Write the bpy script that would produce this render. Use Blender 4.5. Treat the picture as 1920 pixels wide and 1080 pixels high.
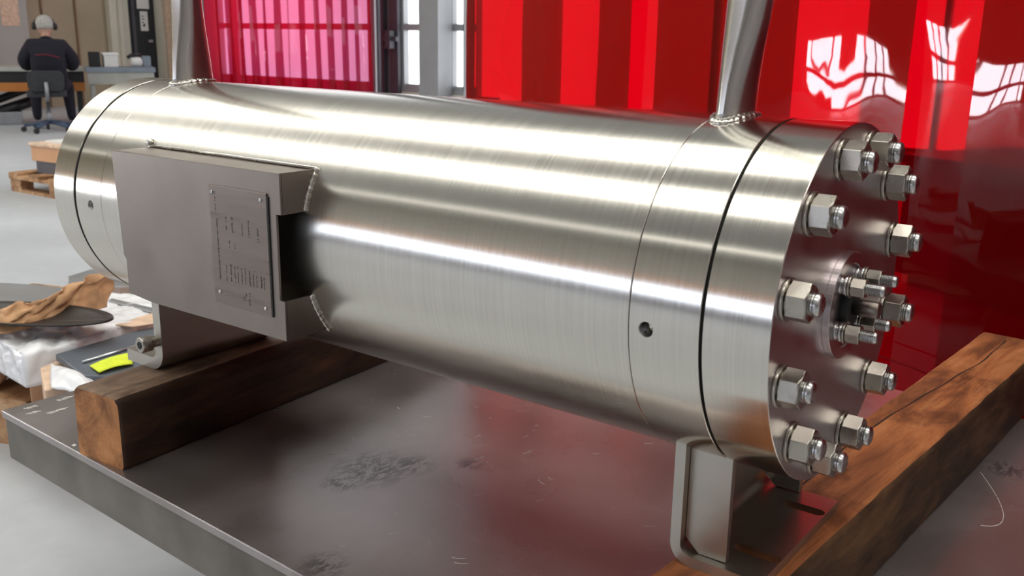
import bpy, bmesh, math, random
from mathutils import Vector, Matrix, noise
random.seed(7)
PI = math.pi
S = bpy.context.scene
for o in list(bpy.data.objects): bpy.data.objects.remove(o)
COL = S.collection

# ------------------------------------------------------------ camera, world, exposure
CAM = Vector((0.3283, -1.0416, 0.2805))
RT = Vector((0.79510599, 0.60627705, 0.01531679))
UP = Vector((-0.16447559, 0.1912559, 0.96766159))
FW = Vector((-0.58374159, 0.77191276, -0.25178649))
FPX = 1797.94
cd = bpy.data.cameras.new('camera'); cam = bpy.data.objects.new('camera', cd); COL.objects.link(cam)
cam.matrix_world = Matrix(((RT.x, UP.x, -FW.x, CAM.x), (RT.y, UP.y, -FW.y, CAM.y), (RT.z, UP.z, -FW.z, CAM.z), (0, 0, 0, 1)))
cd.sensor_width = 36; cd.lens = 36*FPX/1920; cd.clip_start = .05; cd.clip_end = 200
cd.dof.use_dof = True; cd.dof.focus_distance = 1.35; cd.dof.aperture_fstop = 11
S.camera = cam
S.view_settings.view_transform = 'Standard'; S.view_settings.look = 'None'
S.view_settings.exposure = 0.0; S.view_settings.gamma = 1.0; S.view_settings.use_curve_mapping = False
W = bpy.data.worlds.new('world'); S.world = W; W.use_nodes = True
W.node_tree.nodes['Background'].inputs[0].default_value = (.75, .85, 1, 1)
W.node_tree.nodes['Background'].inputs[1].default_value = .35

FLOOR = -0.90; TABLE = -0.438; BEAM = -0.310
SKY_L = 4.2      # roof glazing brightness
WIN_L = 2.6      # wall glazing brightness

def at(px, py, axis, v):
    d = (px-960)*RT - (py-540)*UP + FPX*FW
    t = (v-CAM[axis])/d[axis]
    return CAM + t*d

# ------------------------------------------------------------ materials
MATS = {}
def newmat(name):
    m = bpy.data.materials.new(name); m.use_nodes = True; MATS[name] = m
    nt = m.node_tree; b = nt.nodes['Principled BSDF']
    return m, nt, b
def N(nt, kind, **kw):
    n = nt.nodes.new(kind)
    for k, v in kw.items():
        if hasattr(n, k): setattr(n, k, v)
        else: n.inputs[k].default_value = v
    return n
def ramp(nt, fac, stops):
    r = nt.nodes.new('ShaderNodeValToRGB'); cr = r.color_ramp
    while len(cr.elements) > 1: cr.elements.remove(cr.elements[-1])
    cr.elements[0].position, cr.elements[0].color = stops[0][0], (*stops[0][1], 1)
    for p, c in stops[1:]:
        e = cr.elements.new(p); e.color = (*c, 1)
    nt.links.new(fac, r.inputs[0]); return r
def coords(nt, scale=(1, 1, 1), loc=(0, 0, 0), rot=(0, 0, 0)):
    tc = nt.nodes.new('ShaderNodeTexCoord'); mp = nt.nodes.new('ShaderNodeMapping')
    mp.inputs['Scale'].default_value = scale; mp.inputs['Location'].default_value = loc; mp.inputs['Rotation'].default_value = rot
    nt.links.new(tc.outputs['Object'], mp.inputs[0]); return mp.outputs[0]
def noise_node(nt, vec, scale=5, detail=4, rough=.5, dist=0):
    n = nt.nodes.new('ShaderNodeTexNoise'); n.inputs['Scale'].default_value = scale; n.inputs['Detail'].default_value = detail
    n.inputs['Roughness'].default_value = rough; n.inputs['Distortion'].default_value = dist
    nt.links.new(vec, n.inputs['Vector']); return n.outputs['Fac']
def maprange(nt, v, a, b, c, d):
    n = nt.nodes.new('ShaderNodeMapRange'); n.clamp = True
    for i, x in zip((1, 2, 3, 4), (a, b, c, d)): n.inputs[i].default_value = x
    nt.links.new(v, n.inputs[0]); return n.outputs[0]
def bump(nt, b, h, strength=.2, dist=.001):
    n = nt.nodes.new('ShaderNodeBump'); n.inputs['Strength'].default_value = strength; n.inputs['Distance'].default_value = dist
    nt.links.new(h, n.inputs['Height']); nt.links.new(n.outputs[0], b.inputs['Normal']); return n
def plain(name, col, rough=.6, metal=0, nscale=6, var=.12, spec=.5, bmp=0):
    """base colour with faint mottling"""
    m, nt, b = newmat(name)
    f = noise_node(nt, coords(nt), nscale, 5)
    lo = tuple(c*(1-var) for c in col); hi = tuple(min(1, c*(1+var)) for c in col)
    r = ramp(nt, f, [(.3, lo), (.7, hi)])
    nt.links.new(r.outputs[0], b.inputs['Base Color'])
    b.inputs['Roughness'].default_value = rough; b.inputs['Metallic'].default_value = metal
    b.inputs['Specular IOR Level'].default_value = spec
    if bmp: bump(nt, b, f, bmp, .002)
    return m
def brushed(name, col, rough, aniso, scale, tangent=None, rv=.05, bmp=.05):
    m, nt, b = newmat(name)
    f = noise_node(nt, coords(nt, scale), 1, 3, .6)
    r = ramp(nt, f, [(.3, tuple(c*.93 for c in col)), (.7, tuple(min(1, c*1.05) for c in col))])
    nt.links.new(r.outputs[0], b.inputs['Base Color'])
    nt.links.new(maprange(nt, f, .3, .7, rough-rv, rough+rv), b.inputs['Roughness'])
    b.inputs['Metallic'].default_value = 1; b.inputs['Anisotropic'].default_value = aniso
    if tangent:
        b.inputs['Anisotropic Rotation'].default_value = .25
        t = nt.nodes.new('ShaderNodeTangent'); t.direction_type = 'RADIAL'; t.axis = tangent
        nt.links.new(t.outputs[0], b.inputs['Tangent'])
    if bmp: bump(nt, b, f, bmp, .0004)
    return m
STEEL = (.66, .635, .58)
brushed('shell_steel', STEEL, .22, .8, (300, 5, 5), 'X', .012, 0)
brushed('ring_steel', STEEL, .20, .8, (600, 4, 4), 'X', .012, 0)
brushed('face_steel', (.58, .53, .54), .30, .3, (30, 30, 30), 'X', .015, 0)
brushed('plate_steel', (.25, .212, .188), .38, 0, (14, 14, 14), None, .05, 0)
brushed('nameplate_steel', (.25, .205, .182), .30, .4, (6, 6, 90), None, .04, 0)
brushed('saddle_steel', (.46, .43, .385), .36, 0, (9, 9, 30), None, .06, 0)
brushed('nut_steel', (.42, .395, .35), .30, 0, (60, 60, 60), None, .05, 0)
brushed('stud_steel', (.52, .52, .52), .27, 0, (60, 60, 60), None, .06, 0)
brushed('pipe_steel', (.56, .555, .53), .24, .3, (8, 8, 2), 'Z', .03, 0)
brushed('weld_steel', (.62, .60, .56), .27, 0, (90, 90, 90), None, .08, .4)
plain('gasket_black', (.012, .012, .012), .7)
plain('engraving', (.03, .028, .026), .8)

def table_mat():
    m, nt, b = newmat('table_steel')
    v = coords(nt)
    f1 = noise_node(nt, v, 2.4, 4, .55, .3)
    f2 = noise_node(nt, coords(nt, (60, 4, 4), rot=(0, 0, .6)), 1, 4, .6)
    c1 = ramp(nt, f1, [(.25, (.24, .21, .195)), (.5, (.36, .325, .32)), (.75, (.47, .44, .45))])
    # fine dark specks and three oily patches
    sp = noise_node(nt, coords(nt, (1, .35, 1), rot=(0, 0, .5)), 120, 4, .7)
    mask = None
    for (px_, py_, r) in ((605, 1062, .045), (700, 880, .085), (770, 872, .05), (640, 905, .04), (885, 722, .02), (1885, 880, .05), (880, 870, .03)):
        w_ = at(px_, py_, 2, TABLE)-Vector((-1.52, -.246, 0)); w_ = Matrix.Rotation(.032, 3, 'Z') @ w_; cx, cy = w_.x, w_.y
        d = N(nt, 'ShaderNodeVectorMath', operation='DISTANCE'); nt.links.new(v, d.inputs[0]); d.inputs[1].default_value = (cx, cy, TABLE-FLOOR)
        q = maprange(nt, d.outputs['Value'], r*.25, r, 1, 0)
        if mask is None: mask = q
        else:
            a = N(nt, 'ShaderNodeMath', operation='MAXIMUM'); nt.links.new(mask, a.inputs[0]); nt.links.new(q, a.inputs[1]); mask = a.outputs[0]
    thr = maprange(nt, sp, .46, .52, 0, 1)
    mm = N(nt, 'ShaderNodeMath', operation='MULTIPLY'); nt.links.new(mask, mm.inputs[0]); nt.links.new(thr, mm.inputs[1])
    m2 = N(nt, 'ShaderNodeMath', operation='MULTIPLY'); nt.links.new(mm.outputs[0], m2.inputs[0]); m2.inputs[1].default_value = .6
    mix = N(nt, 'ShaderNodeMix', data_type='RGBA'); nt.links.new(m2.outputs[0], mix.inputs[0])
    nt.links.new(c1.outputs[0], mix.inputs[6]); mix.inputs[7].default_value = (.02, .02, .025, 1)
    # light scratches
    sc = maprange(nt, noise_node(nt, coords(nt, (4, 130, 4), rot=(0, 0, 1.1)), 1.3, 3, .5), .80, .82, 0, .01)
    mix2 = N(nt, 'ShaderNodeMix', data_type='RGBA'); nt.links.new(sc, mix2.inputs[0]); nt.links.new(mix.outputs[2], mix2.inputs[6]); mix2.inputs[7].default_value = (.5, .47, .45, 1)
    nt.links.new(mix2.outputs[2], b.inputs['Base Color'])
    b.inputs['Metallic'].default_value = .75
    nt.links.new(maprange(nt, f1, .3, .7, .20, .36), b.inputs['Roughness'])
table_mat()
plain('table_edge', (.165, .15, .13), .5, .6, 7, .35)
plain('table_frame', (.10, .10, .10), .6, .4)
plain('chalk', (.75, .74, .70), .9)

def wood(name, dark, mid, light, grain=(26, 1.6, 26), seed=0, crack=None, rough=.65):
    m, nt, b = newmat(name)
    v = coords(nt, grain, (seed, seed*2, 0))
    f = noise_node(nt, v, 1, 8, .62, 1.2)
    g = noise_node(nt, coords(nt, (5, 1.6, 5), (seed, 0, 1)), 1, 3, .6)
    a = N(nt, 'ShaderNodeMath', operation='ADD'); nt.links.new(f, a.inputs[0]); nt.links.new(g, a.inputs[1])
    h = N(nt, 'ShaderNodeMath', operation='MULTIPLY'); nt.links.new(a.outputs[0], h.inputs[0]); h.inputs[1].default_value = .5
    r = ramp(nt, h.outputs[0], [(.34, dark), (.5, mid), (.66, light)])
    # grime blotches and fine fibres over the grain
    gr = ramp(nt, noise_node(nt, coords(nt, (11, 5, 11), (seed*3, 1, 2)), 1, 7, .68, .8), [(.36, (.32, .27, .25)), (.52, (1, 1, 1)), (.70, (1.0, .98, .95))])
    fb = ramp(nt, noise_node(nt, coords(nt, (150, 9, 150), (seed, 0, 0)), 1, 4, .7), [(.3, (.62, .60, .58)), (.6, (1, 1, 1))])
    mA = N(nt, 'ShaderNodeMix', data_type='RGBA', blend_type='MULTIPLY'); mA.inputs[0].default_value = .75
    nt.links.new(r.outputs[0], mA.inputs[6]); nt.links.new(gr.outputs[0], mA.inputs[7])
    mB = N(nt, 'ShaderNodeMix', data_type='RGBA', blend_type='MULTIPLY'); mB.inputs[0].default_value = .6
    nt.links.new(mA.outputs[2], mB.inputs[6]); nt.links.new(fb.outputs[0], mB.inputs[7])
    nt.links.new(mB.outputs[2], b.inputs['Base Color']); b.inputs['Roughness'].default_value = rough
    b.inputs['Specular IOR Level'].default_value = .35
    bump(nt, b, f, .6, .003)
    return m
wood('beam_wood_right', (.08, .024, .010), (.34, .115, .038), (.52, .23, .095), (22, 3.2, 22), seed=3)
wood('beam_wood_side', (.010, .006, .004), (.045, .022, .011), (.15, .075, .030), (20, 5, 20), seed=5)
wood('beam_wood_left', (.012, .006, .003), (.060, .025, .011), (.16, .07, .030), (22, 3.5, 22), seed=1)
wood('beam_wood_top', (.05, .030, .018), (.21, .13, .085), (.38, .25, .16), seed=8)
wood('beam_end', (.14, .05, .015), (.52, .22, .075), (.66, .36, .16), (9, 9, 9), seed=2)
wood('pallet_wood', (.20, .09, .035), (.50, .28, .14), (.68, .45, .27), (8, 8, 8), seed=4)
plain('crack_dark', (.02, .008, .004), .9)

def concrete():
    m, nt, b = newmat('concrete')
    v = coords(nt); f = noise_node(nt, v, .55, 8, .6, .3); f2 = noise_node(nt, v, 14, 5, .6)
    r = ramp(nt, f, [(.3, (.42, .44, .47)), (.52, (.50, .525, .56)), (.72, (.57, .59, .63))])
    mx = N(nt, 'ShaderNodeMix', data_type='RGBA', blend_type='MULTIPLY'); mx.inputs[0].default_value = .25
    nt.links.new(r.outputs[0], mx.inputs[6]); rr = ramp(nt, f2, [(.3, (.7, .7, .7)), (.7, (1, 1, 1))]); nt.links.new(rr.outputs[0], mx.inputs[7])
    nt.links.new(mx.outputs[2], b.inputs['Base Color']); nt.links.new(maprange(nt, f, .3, .7, .35, .6), b.inputs['Roughness'])
concrete()
plain('wall_beige', (.41, .34, .235), .8, 0, 1.2, .1)
plain('wall_grey', (.42, .41, .38), .8, 0, .8, .12)
plain('joint_brown', (.20, .12, .07), .8)
plain('wall_dark', (.36, .32, .33), .8, 0, .8, .2)
plain('dado_grey', (.20, .18, .205), .7, 0, 1, .1)
plain('roof_metal', (.38, .38, .36), .7, 0, .5, .15)
plain('column_paint', (.62, .58, .48), .6, 0, 2, .06)
plain('frame_grey', (.36, .36, .37), .5, .2, 3, .06)
plain('frame_dark', (.09, .085, .10), .5, .2, 3, .1)
plain('frame_white', (.80, .85, .90), .4, 0, 3, .04)
plain('door_black', (.018, .020, .023), .5, 0, 3, .2)
plain('paper_white', (.82, .82, .80), .8, 0, 20, .04)
plain('blind_white', (.75, .74, .72), .7, 0, 20, .04)
plain('kraft', (.62, .36, .19), .75, 0, 22, .28, bmp=.5)
plain('kraft_light', (.70, .50, .36), .7, 0, 22, .2, bmp=.4)
plain('film_white', (.88, .89, .93), .25, 0, 24, .06, bmp=1)
plain('sheet_grey', (.40, .41, .43), .35, .6, 6, .1)
plain('sheet_dark', (.13, .15, .18), .45, .3, 6, .1)
plain('rod_steel', (.62, .64, .67), .3, 1)
plain('dark_plate', (.02, .015, .013), .5)
plain('note_yellow', (.72, .85, .03), .7, 0, 40, .08)
plain('cloth_navy', (.009, .008, .016), .9, 0, 14, .3, bmp=.4)
plain('cloth_red', (.22, .01, .03), .8)
plain('chair_fabric', (.03, .032, .036), .85, 0, 20, .2)
plain('plastic_black', (.012, .012, .014), .4)
plain('plastic_blue', (.05, .08, .14), .45)
plain('metal_grey', (.30, .31, .33), .4, .6)
plain('skin', (.50, .28, .20), .55)
plain('hair_grey', (.40, .38, .35), .8, 0, 60, .3)
plain('drawer_orange', (.45, .16, .03), .6, 0, 3, .15)
plain('bench_grey', (.40, .40, .37), .5, .1, 5, .1)
plain('bench_blue', (.22, .26, .31), .5, .2, 5, .1)
plain('carton', (.62, .35, .20), .8, 0, 5, .1)

def emit(name, col, k, stripes=0):
    m, nt, b = newmat(name)
    b.inputs['Base Color'].default_value = (.6, .62, .65, 1); b.inputs['Roughness'].default_value = .25
    f = noise_node(nt, coords(nt), .9, 3)
    r = ramp(nt, f, [(.3, tuple(c*.92 for c in col)), (.7, col)])
    nt.links.new(r.outputs[0], b.inputs['Emission Color']); b.inputs['Emission Strength'].default_value = k
    return m
emit('roof_daylight', (1, .98, .89), SKY_L)
emit('glass_daylight', (.93, .97, 1.0), WIN_L)
emit('glass_daylight_blue', (.74, .82, 1.0), 3.6)
emit('glass_daylight_bright', (.93, .97, 1.0), 60)

def pvc(name, trans, scat, mixf, wave):
    m = bpy.data.materials.new(name); m.use_nodes = True; MATS[name] = m
    nt = m.node_tree; nt.nodes.clear()
    out = nt.nodes.new('ShaderNodeOutputMaterial')
    tr = N(nt, 'ShaderNodeBsdfTransparent'); tr.inputs[0].default_value = (*trans, 1)
    tl = N(nt, 'ShaderNodeBsdfTranslucent'); tl.inputs[0].default_value = (*scat, 1)
    df = N(nt, 'ShaderNodeBsdfDiffuse'); df.inputs[0].default_value = (*scat, 1)
    m0 = N(nt, 'ShaderNodeMixShader'); m0.inputs[0].default_value = .35
    nt.links.new(tl.outputs[0], m0.inputs[1]); nt.links.new(df.outputs[0], m0.inputs[2])
    m1 = N(nt, 'ShaderNodeMixShader'); m1.inputs[0].default_value = mixf
    nt.links.new(tr.outputs[0], m1.inputs[1]); nt.links.new(m0.outputs[0], m1.inputs[2])
    gl = N(nt, 'ShaderNodeBsdfGlossy'); gl.inputs['Roughness'].default_value = .02; gl.inputs[0].default_value = (1, .96, 1, 1)
    f = noise_node(nt, coords(nt, wave), 1, 2, .45, .5)
    bp = N(nt, 'ShaderNodeBump'); bp.inputs['Strength'].default_value = .5; bp.inputs['Distance'].default_value = .008
    nt.links.new(f, bp.inputs['Height']); nt.links.new(bp.outputs[0], gl.inputs['Normal'])
    lw = N(nt, 'ShaderNodeLayerWeight'); nt.links.new(bp.outputs[0], lw.inputs['Normal'])
    pw = N(nt, 'ShaderNodeMath', operation='POWER'); nt.links.new(lw.outputs['Facing'], pw.inputs[0]); pw.inputs[1].default_value = 5
    m2 = N(nt, 'ShaderNodeMixShader'); nt.links.new(maprange(nt, pw.outputs[0], 0, 1, .016, .6), m2.inputs[0])
    nt.links.new(m1.outputs[0], m2.inputs[1]); nt.links.new(gl.outputs[0], m2.inputs[2])
    nt.links.new(m2.outputs[0], out.inputs[0])
pvc('pvc_red', (.31, .0004, .003), (.80, .001, .012), .16, (2.2, 2.2, 1.3))
pvc('pvc_red_far', (.32, .15, .26), (.90, .008, .045), .42, (2.5, 2.5, .6))

# ------------------------------------------------------------ geometry helpers
class MB:
    """collects shapes into one bmesh"""
    def __init__(s): s.b = bmesh.new(); s.mi = 0
    def face(s, vs, smooth=False):
        try: f = s.b.faces.new(vs)
        except ValueError: return None
        f.material_index = s.mi; f.smooth = smooth; return f
    def box(s, lo, hi, rot=None, piv=None):
        c = [s.b.verts.new((x, y, z)) for x in (lo[0], hi[0]) for y in (lo[1], hi[1]) for z in (lo[2], hi[2])]
        for q in ((0, 1, 3, 2), (4, 6, 7, 5), (0, 4, 5, 1), (2, 3, 7, 6), (0, 2, 6, 4), (1, 5, 7, 3)): s.face([c[i] for i in q])
        if rot is not None:
            p = Vector(piv) if piv else (Vector(lo)+Vector(hi))/2
            for v in c: v.co = p + rot @ (v.co-p)
        return s
    def prism(s, pts, vec, smooth=False):
        """polygon (3-D points) extruded along vec"""
        vec = Vector(vec); a = [s.b.verts.new(p) for p in pts]; c = [s.b.verts.new(Vector(p)+vec) for p in pts]
        s.face(a); s.face(list(reversed(c))); n = len(pts)
        for i in range(n): s.face([a[i], c[i], c[(i+1) % n], a[(i+1) % n]], smooth)
        return s
    def lathe(s, prof, axis=(1, 0, 0), org=(0, 0, 0), seg=48, smooth=True, caps=True, rad=(1, 1)):
        """prof: (along, radius)"""
        ax = Vector(axis).normalized(); org = Vector(org)
        u = ax.orthogonal().normalized() if abs(ax.x) < .99 else Vector((0, 1, 0)); w = ax.cross(u)
        rings = []
        for t, r in prof:
            rings.append([s.b.verts.new(org+ax*t+(u*math.cos(2*PI*i/seg)*rad[0]+w*math.sin(2*PI*i/seg)*rad[1])*r) for i in range(seg)])
        for a, c in zip(rings, rings[1:]):
            for i in range(seg): s.face([a[i], a[(i+1) % seg], c[(i+1) % seg], c[i]], smooth)
        if caps: s.face(list(reversed(rings[0]))); s.face(rings[-1])
        return s
    def loft(s, rings, closed_ends=True, smooth=True):
        R = [[s.b.verts.new(p) for p in r] for r in rings]; n = len(R[0])
        for a, c in zip(R, R[1:]):
            for i in range(n): s.face([a[i], a[(i+1) % n], c[(i+1) % n], c[i]], smooth)
        if closed_ends: s.face(list(reversed(R[0]))); s.face(R[-1])
        return s
    def tube(s, pts, r, seg=10, smooth=True):
        pts = [Vector(p) for p in pts]; rings = []
        rr = r if isinstance(r, (list, tuple)) else [r]*len(pts)
        t0 = (pts[1]-pts[0]).normalized(); u = t0.orthogonal().normalized()
        for i, p in enumerate(pts):
            t = (pts[min(i+1, len(pts)-1)]-pts[max(i-1, 0)]).normalized()
            u = (u-t*u.dot(t)).normalized(); w = t.cross(u)
            rings.append([p+(u*math.cos(2*PI*k/seg)+w*math.sin(2*PI*k/seg))*rr[i] for k in range(seg)])
        return s.loft(rings, True, smooth)
    def grid(s, fn, nu, nv, smooth=True):
        V = [[s.b.verts.new(fn(i/nu, j/nv)) for j in range(nv+1)] for i in range(nu+1)]
        for i in range(nu):
            for j in range(nv): s.face([V[i][j], V[i+1][j], V[i+1][j+1], V[i][j+1]], smooth)
        return s
    def build(s, name, mat, parent=None, bevel=0, seg=2, solid=0, off=-1):
        bmesh.ops.recalc_face_normals(s.b, faces=s.b.faces)
        me = bpy.data.meshes.new(name); 
        ref = Vector((0, 0, 0))
        if parent is not None: ref = ROOTLOC.get(parent.name, Vector((0, 0, 0)))
        if ref.length: bmesh.ops.translate(s.b, verts=s.b.verts, vec=-ref)
        s.b.to_mesh(me); s.b.free()
        o = bpy.data.objects.new(name, me); COL.objects.link(o)
        for q in (mat if isinstance(mat, (list, tuple)) else [mat]): me.materials.append(MATS[q])
        if parent is not None: o.parent = parent; ROOTLOC[o.name] = ref
        if solid:
            m = o.modifiers.new('s', 'SOLIDIFY'); m.thickness = solid; m.offset = off
        if bevel:
            m = o.modifiers.new('b', 'BEVEL'); m.width = bevel; m.segments = seg; m.limit_method = 'ANGLE'; m.angle_limit = math.radians(40)
            m.harden_normals = False
        return o
ROOTLOC = {}     # the point that a parent's children are measured from
def tag(o, label=None, cat=None, group=None, kind=None):
    if label: o['label'] = label
    if cat: o['category'] = cat
    if group: o['group'] = group
    if kind: o['kind'] = kind
    return o
def thing(name, loc, label, cat, group=None, rz=0, local=False):
    o = bpy.data.objects.new(name, None); COL.objects.link(o); o.empty_display_size = .05
    o.location = loc; o.rotation_euler = (0, 0, rz)
    ROOTLOC[o.name] = Vector((0, 0, 0)) if local else Vector(loc)
    return tag(o, label, cat, group)
def cut(o, mb):
    """boolean difference, applied"""
    c = bpy.data.objects.new('cutter', bpy.data.meshes.new('cutter')); COL.objects.link(c)
    bmesh.ops.recalc_face_normals(mb.b, faces=mb.b.faces); mb.b.to_mesh(c.data); mb.b.free()
    c.parent = o.parent
    ref = ROOTLOC.get(o.name, Vector((0, 0, 0)))
    for v in c.data.vertices: v.co -= ref
    bpy.context.view_layer.update()
    m = o.modifiers.new('bool', 'BOOLEAN'); m.object = c; m.operation = 'DIFFERENCE'; m.solver = 'EXACT'
    dg = bpy.context.evaluated_depsgraph_get(); me = bpy.data.meshes.new_from_object(o.evaluated_get(dg))
    o.modifiers.clear(); o.data = me
    bpy.data.objects.remove(c)
    return o
def smooth_by_angle(o, deg=30):
    for p in o.data.polygons: p.use_smooth = True
    try: o.data.set_sharp_from_angle(angle=math.radians(deg))
    except Exception: pass
def RZ(a): return Matrix.Rotation(a, 3, 'Z')
def Rax(a, ax): return Matrix.Rotation(a, 3, ax)

# ------------------------------------------------------------ the hall
X0, X1, Y0, Y1, ZT = -15.0, 5.0, -8.0, 9.0, 4.6
def struct(name, mb, mat, **k):
    o = mb.build(name, mat, **k); o['kind'] = 'structure'; return o
struct('floor', MB().box((X0-.2, Y0-.2, FLOOR-.1), (X1+.2, Y1+.2, FLOOR)), 'concrete')
# roof with two long rows of rooflights running parallel to the vessel
c = MB()
rows = ((-6.35, -6.05), (-2.75, -1.45), (.05, 1.75))  # narrow first row: unseen ceiling lamp line, added for a thin reflected band
ys = [Y0-.2]+[v for r_ in rows for v in r_]+[Y1+.2]
for a, b_ in ((0, 1), (2, 3), (4, 5), (6, 7)): c.box((X0-.2, ys[a], ZT), (X1+.2, ys[b_], ZT+.12))
struct('ceiling', c, 'roof_metal')
k = 1
for ya, yb in rows:
    m = MB().box((X0-.2, ya, ZT+.03), (X1+.2, yb, ZT+.06))
    o = struct(f'window_{k}', m, 'roof_daylight'); k += 1
    g = MB()
    for i in range(21):
        x = X0+.3+i
        g.box((x-.02, ya, ZT-.03), (x+.02, yb, ZT+.02))
    g.build('glazing_bar', 'frame_grey', o)
# left wall (-x) with a window row near its -y end that the curtain mirrors
c = MB()
wy0, wy1, wz0, wz1 = -6.15, -4.65, -.85, .15
c.box((X0-.2, Y0, FLOOR), (X0, wy0, ZT)).box((X0-.2, wy1, FLOOR), (X0, Y1, ZT)).box((X0-.2, wy0, FLOOR), (X0, wy1, wz0)).box((X0-.2, wy0, wz1), (X0, wy1, ZT))
struct('wall_left', c, 'wall_beige')
o = struct('window_4', MB().box((X0-.12, wy0, wz0), (X0-.10, wy1, wz1)), 'glass_daylight_bright')
f = MB()
for y in (-5.85, -5.45, -5.05): f.box((X0-.10, y-.03, wz0), (X0-.04, y+.03, wz1))
f.box((X0-.10, wy0, -.50), (X0-.04, wy1, -.40)); f.build('window_frame', 'frame_dark', o)
# front wall (-y), behind the camera: a low window band
c = MB(); bx0, bx1, bz0, bz1 = -14.6, 1.5, -.06, .93
c.box((X0, Y0-.2, FLOOR), (bx0, Y0, ZT)).box((bx1, Y0-.2, FLOOR), (X1, Y0, ZT)).box((bx0, Y0-.2, FLOOR), (bx1, Y0, bz0)).box((bx0, Y0-.2, bz1), (bx1, Y0, ZT))
struct('wall_front', c, 'wall_grey')
o = struct('window_5', MB().box((bx0, Y0-.12, bz0), (bx1, Y0-.10, bz1)), 'glass_daylight_blue')
f = MB()
for i in range(1, 9): f.box((bx0+i*1.8-.04, Y0-.10, bz0), (bx0+i*1.8+.04, Y0-.04, bz1))
f.build('window_frame', 'frame_grey', o)
struct('trim_12', MB().box((bx0-.3, Y0+.001, FLOOR), (bx1+.3, Y0+.03, bz0-.02)), 'dado_grey')
struct('trim_1', MB().box((bx0-.3, Y0, bz1+.05), (bx1+.3, Y0+.12, bz1+.75)), 'carton')
struct('wall_right', MB().box((X1, Y0, FLOOR), (X1+.2, Y1, ZT)), 'wall_dark')
# back wall (+y): glazed
panes = [(-13.37, -13.08), (-12.88, -9.93), (-9.79, -9.68), (-9.22, -8.68), (-8.33, -7.92), (-7.90, -4.55), (-4.5, -2.15), (-2.1, .25)]  # third pane is a glowing strip standing in for the lit white post
wall = MB(); zs0, zs1 = -.42, 4.45
edges = [X0]
for a, b_ in panes: edges += [a, b_]
edges += [X1]
for i in range(0, len(edges), 2): wall.box((edges[i], Y1, FLOOR), (edges[i+1], Y1+.2, ZT))
for i, (a, b_) in enumerate(panes):
    lo = (FLOOR+.05 if i == 2 else zs0) if i < 5 else -.78
    wall.box((a, Y1, FLOOR), (b_, Y1+.2, lo)).box((a, Y1, zs1), (b_, Y1+.2, ZT))
struct('wall_back', wall, 'frame_grey')
for i, (a, b_) in enumerate(panes):
    lo = (FLOOR+.05 if i == 2 else zs0) if i < 5 else -.78
    o = struct(f'window_{i+6}', MB().box((a, Y1+.10, lo), (b_, Y1+.12, zs1)), 'glass_daylight')
    f = MB(); z = .41
    while z < zs1 and i < 5 and i != 2: f.box((a, Y1+.02, z-.045), (b_, Y1+.09, z+.045)); z += 1.05
    f.box((a, Y1+.02, lo), (b_, Y1+.09, lo+.06))
    if i == 4: f.box((-8.16, Y1+.02, lo), (-8.11, Y1+.09, zs1))
    f.build('window_frame', 'frame_grey', o)
# lower panel strip under the glazing, posts and hardware
struct('trim_2', MB().box((-9.25, Y1-.03, -.80), (-7.5, Y1-.005, -.47)), 'column_paint')
struct('trim_3', MB().box((-8.66, Y1-.30, FLOOR), (-8.32, Y1-.02, ZT)), 'frame_grey')
struct('trim_4', MB().box((-9.66, Y1-.06, FLOOR), (-9.645, Y1-.02, ZT)), 'frame_white')
struct('trim_5', MB().box((-9.64, Y1-.10, FLOOR), (-9.52, Y1-.02, ZT)).box((-9.42, Y1-.08, FLOOR), (-9.26, Y1-.02, ZT)), 'frame_dark')
o = MB().box((-9.50, Y1-.16, .22), (-9.22, Y1-.10, .28)).box((-9.40, Y1-.20, .12), (-9.30, Y1-.1, .36)).build('window_lock', 'frame_dark'); tag(o, 'dark lever lock on the window frame beside the white post', 'lock')
# left wall details: panel joints, columns and door
jt = MB()
for y in (6.9, 7.45): jt.box((X0, y-.015, FLOOR), (X0+.02, y+.015, ZT))
struct('trim_6', jt, 'joint_brown')
ya, yb = at(201, 60, 0, X0).y, at(236, 60, 0, X0).y
struct('trim_7', MB().box((X0, ya, FLOOR), (X0+.12, yb, ZT)).box((X0, (ya+yb)/2-.03, FLOOR), (X0+.17, (ya+yb)/2+.03, ZT)), 'column_paint')
ya, yb = at(240, 60, 0, X0).y, at(288, 60, 0, X0).y
o = struct('door_1', MB().box((X0, ya, FLOOR), (X0+.05, yb, 1.6)), 'door_black')
MB().box((X0+.05, ya+.05, FLOOR+.1), (X0+.07, ya+.11, 1.6)).build('door_edge', 'frame_dark', o)
hp = at(284, 77, 0, X0+.08); MB().box((X0+.05, hp.y-.06, hp.z-.02), (X0+.10, hp.y+.02, hp.z+.02)).build('door_handle', 'rod_steel', o)
for (a, b_, c_, d_), lb in (((254, -25, 280, 17), 'upper white paper sheet taped on the black door'), ((262, 21, 279, 58), 'lower small white notice taped on the black door')):
    p = at(a, b_, 0, X0+.06); q = at(c_, d_, 0, X0+.06)
    r = thing('notice_sheet', (X0+.055, (p.y+q.y)/2, (p.z+q.z)/2), lb, 'paper')
    MB().box((X0+.052, p.y, q.z), (X0+.056, q.y, p.z)).build('sheet', 'paper_white', r)
    if b_ > 0:
        for i in range(4):
            t = MB()
            zz = p.z-(p.z-q.z)*(.25+.16*i); w_ = (q.y-p.y)
            t.box((X0+.056, p.y+w_*.2, zz-.008), (X0+.058, p.y+w_*(.45+.1*(i % 2)), zz+.008)); t.build('print_line', 'engraving', r)
        MB().box((X0+.056, p.y+w_*.4, q.z+.07), (X0+.058, p.y+w_*.6, q.z+.12)).build('print_mark', 'engraving', r)
ya, yb = at(290, 60, 0, X0).y, 8.98
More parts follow.
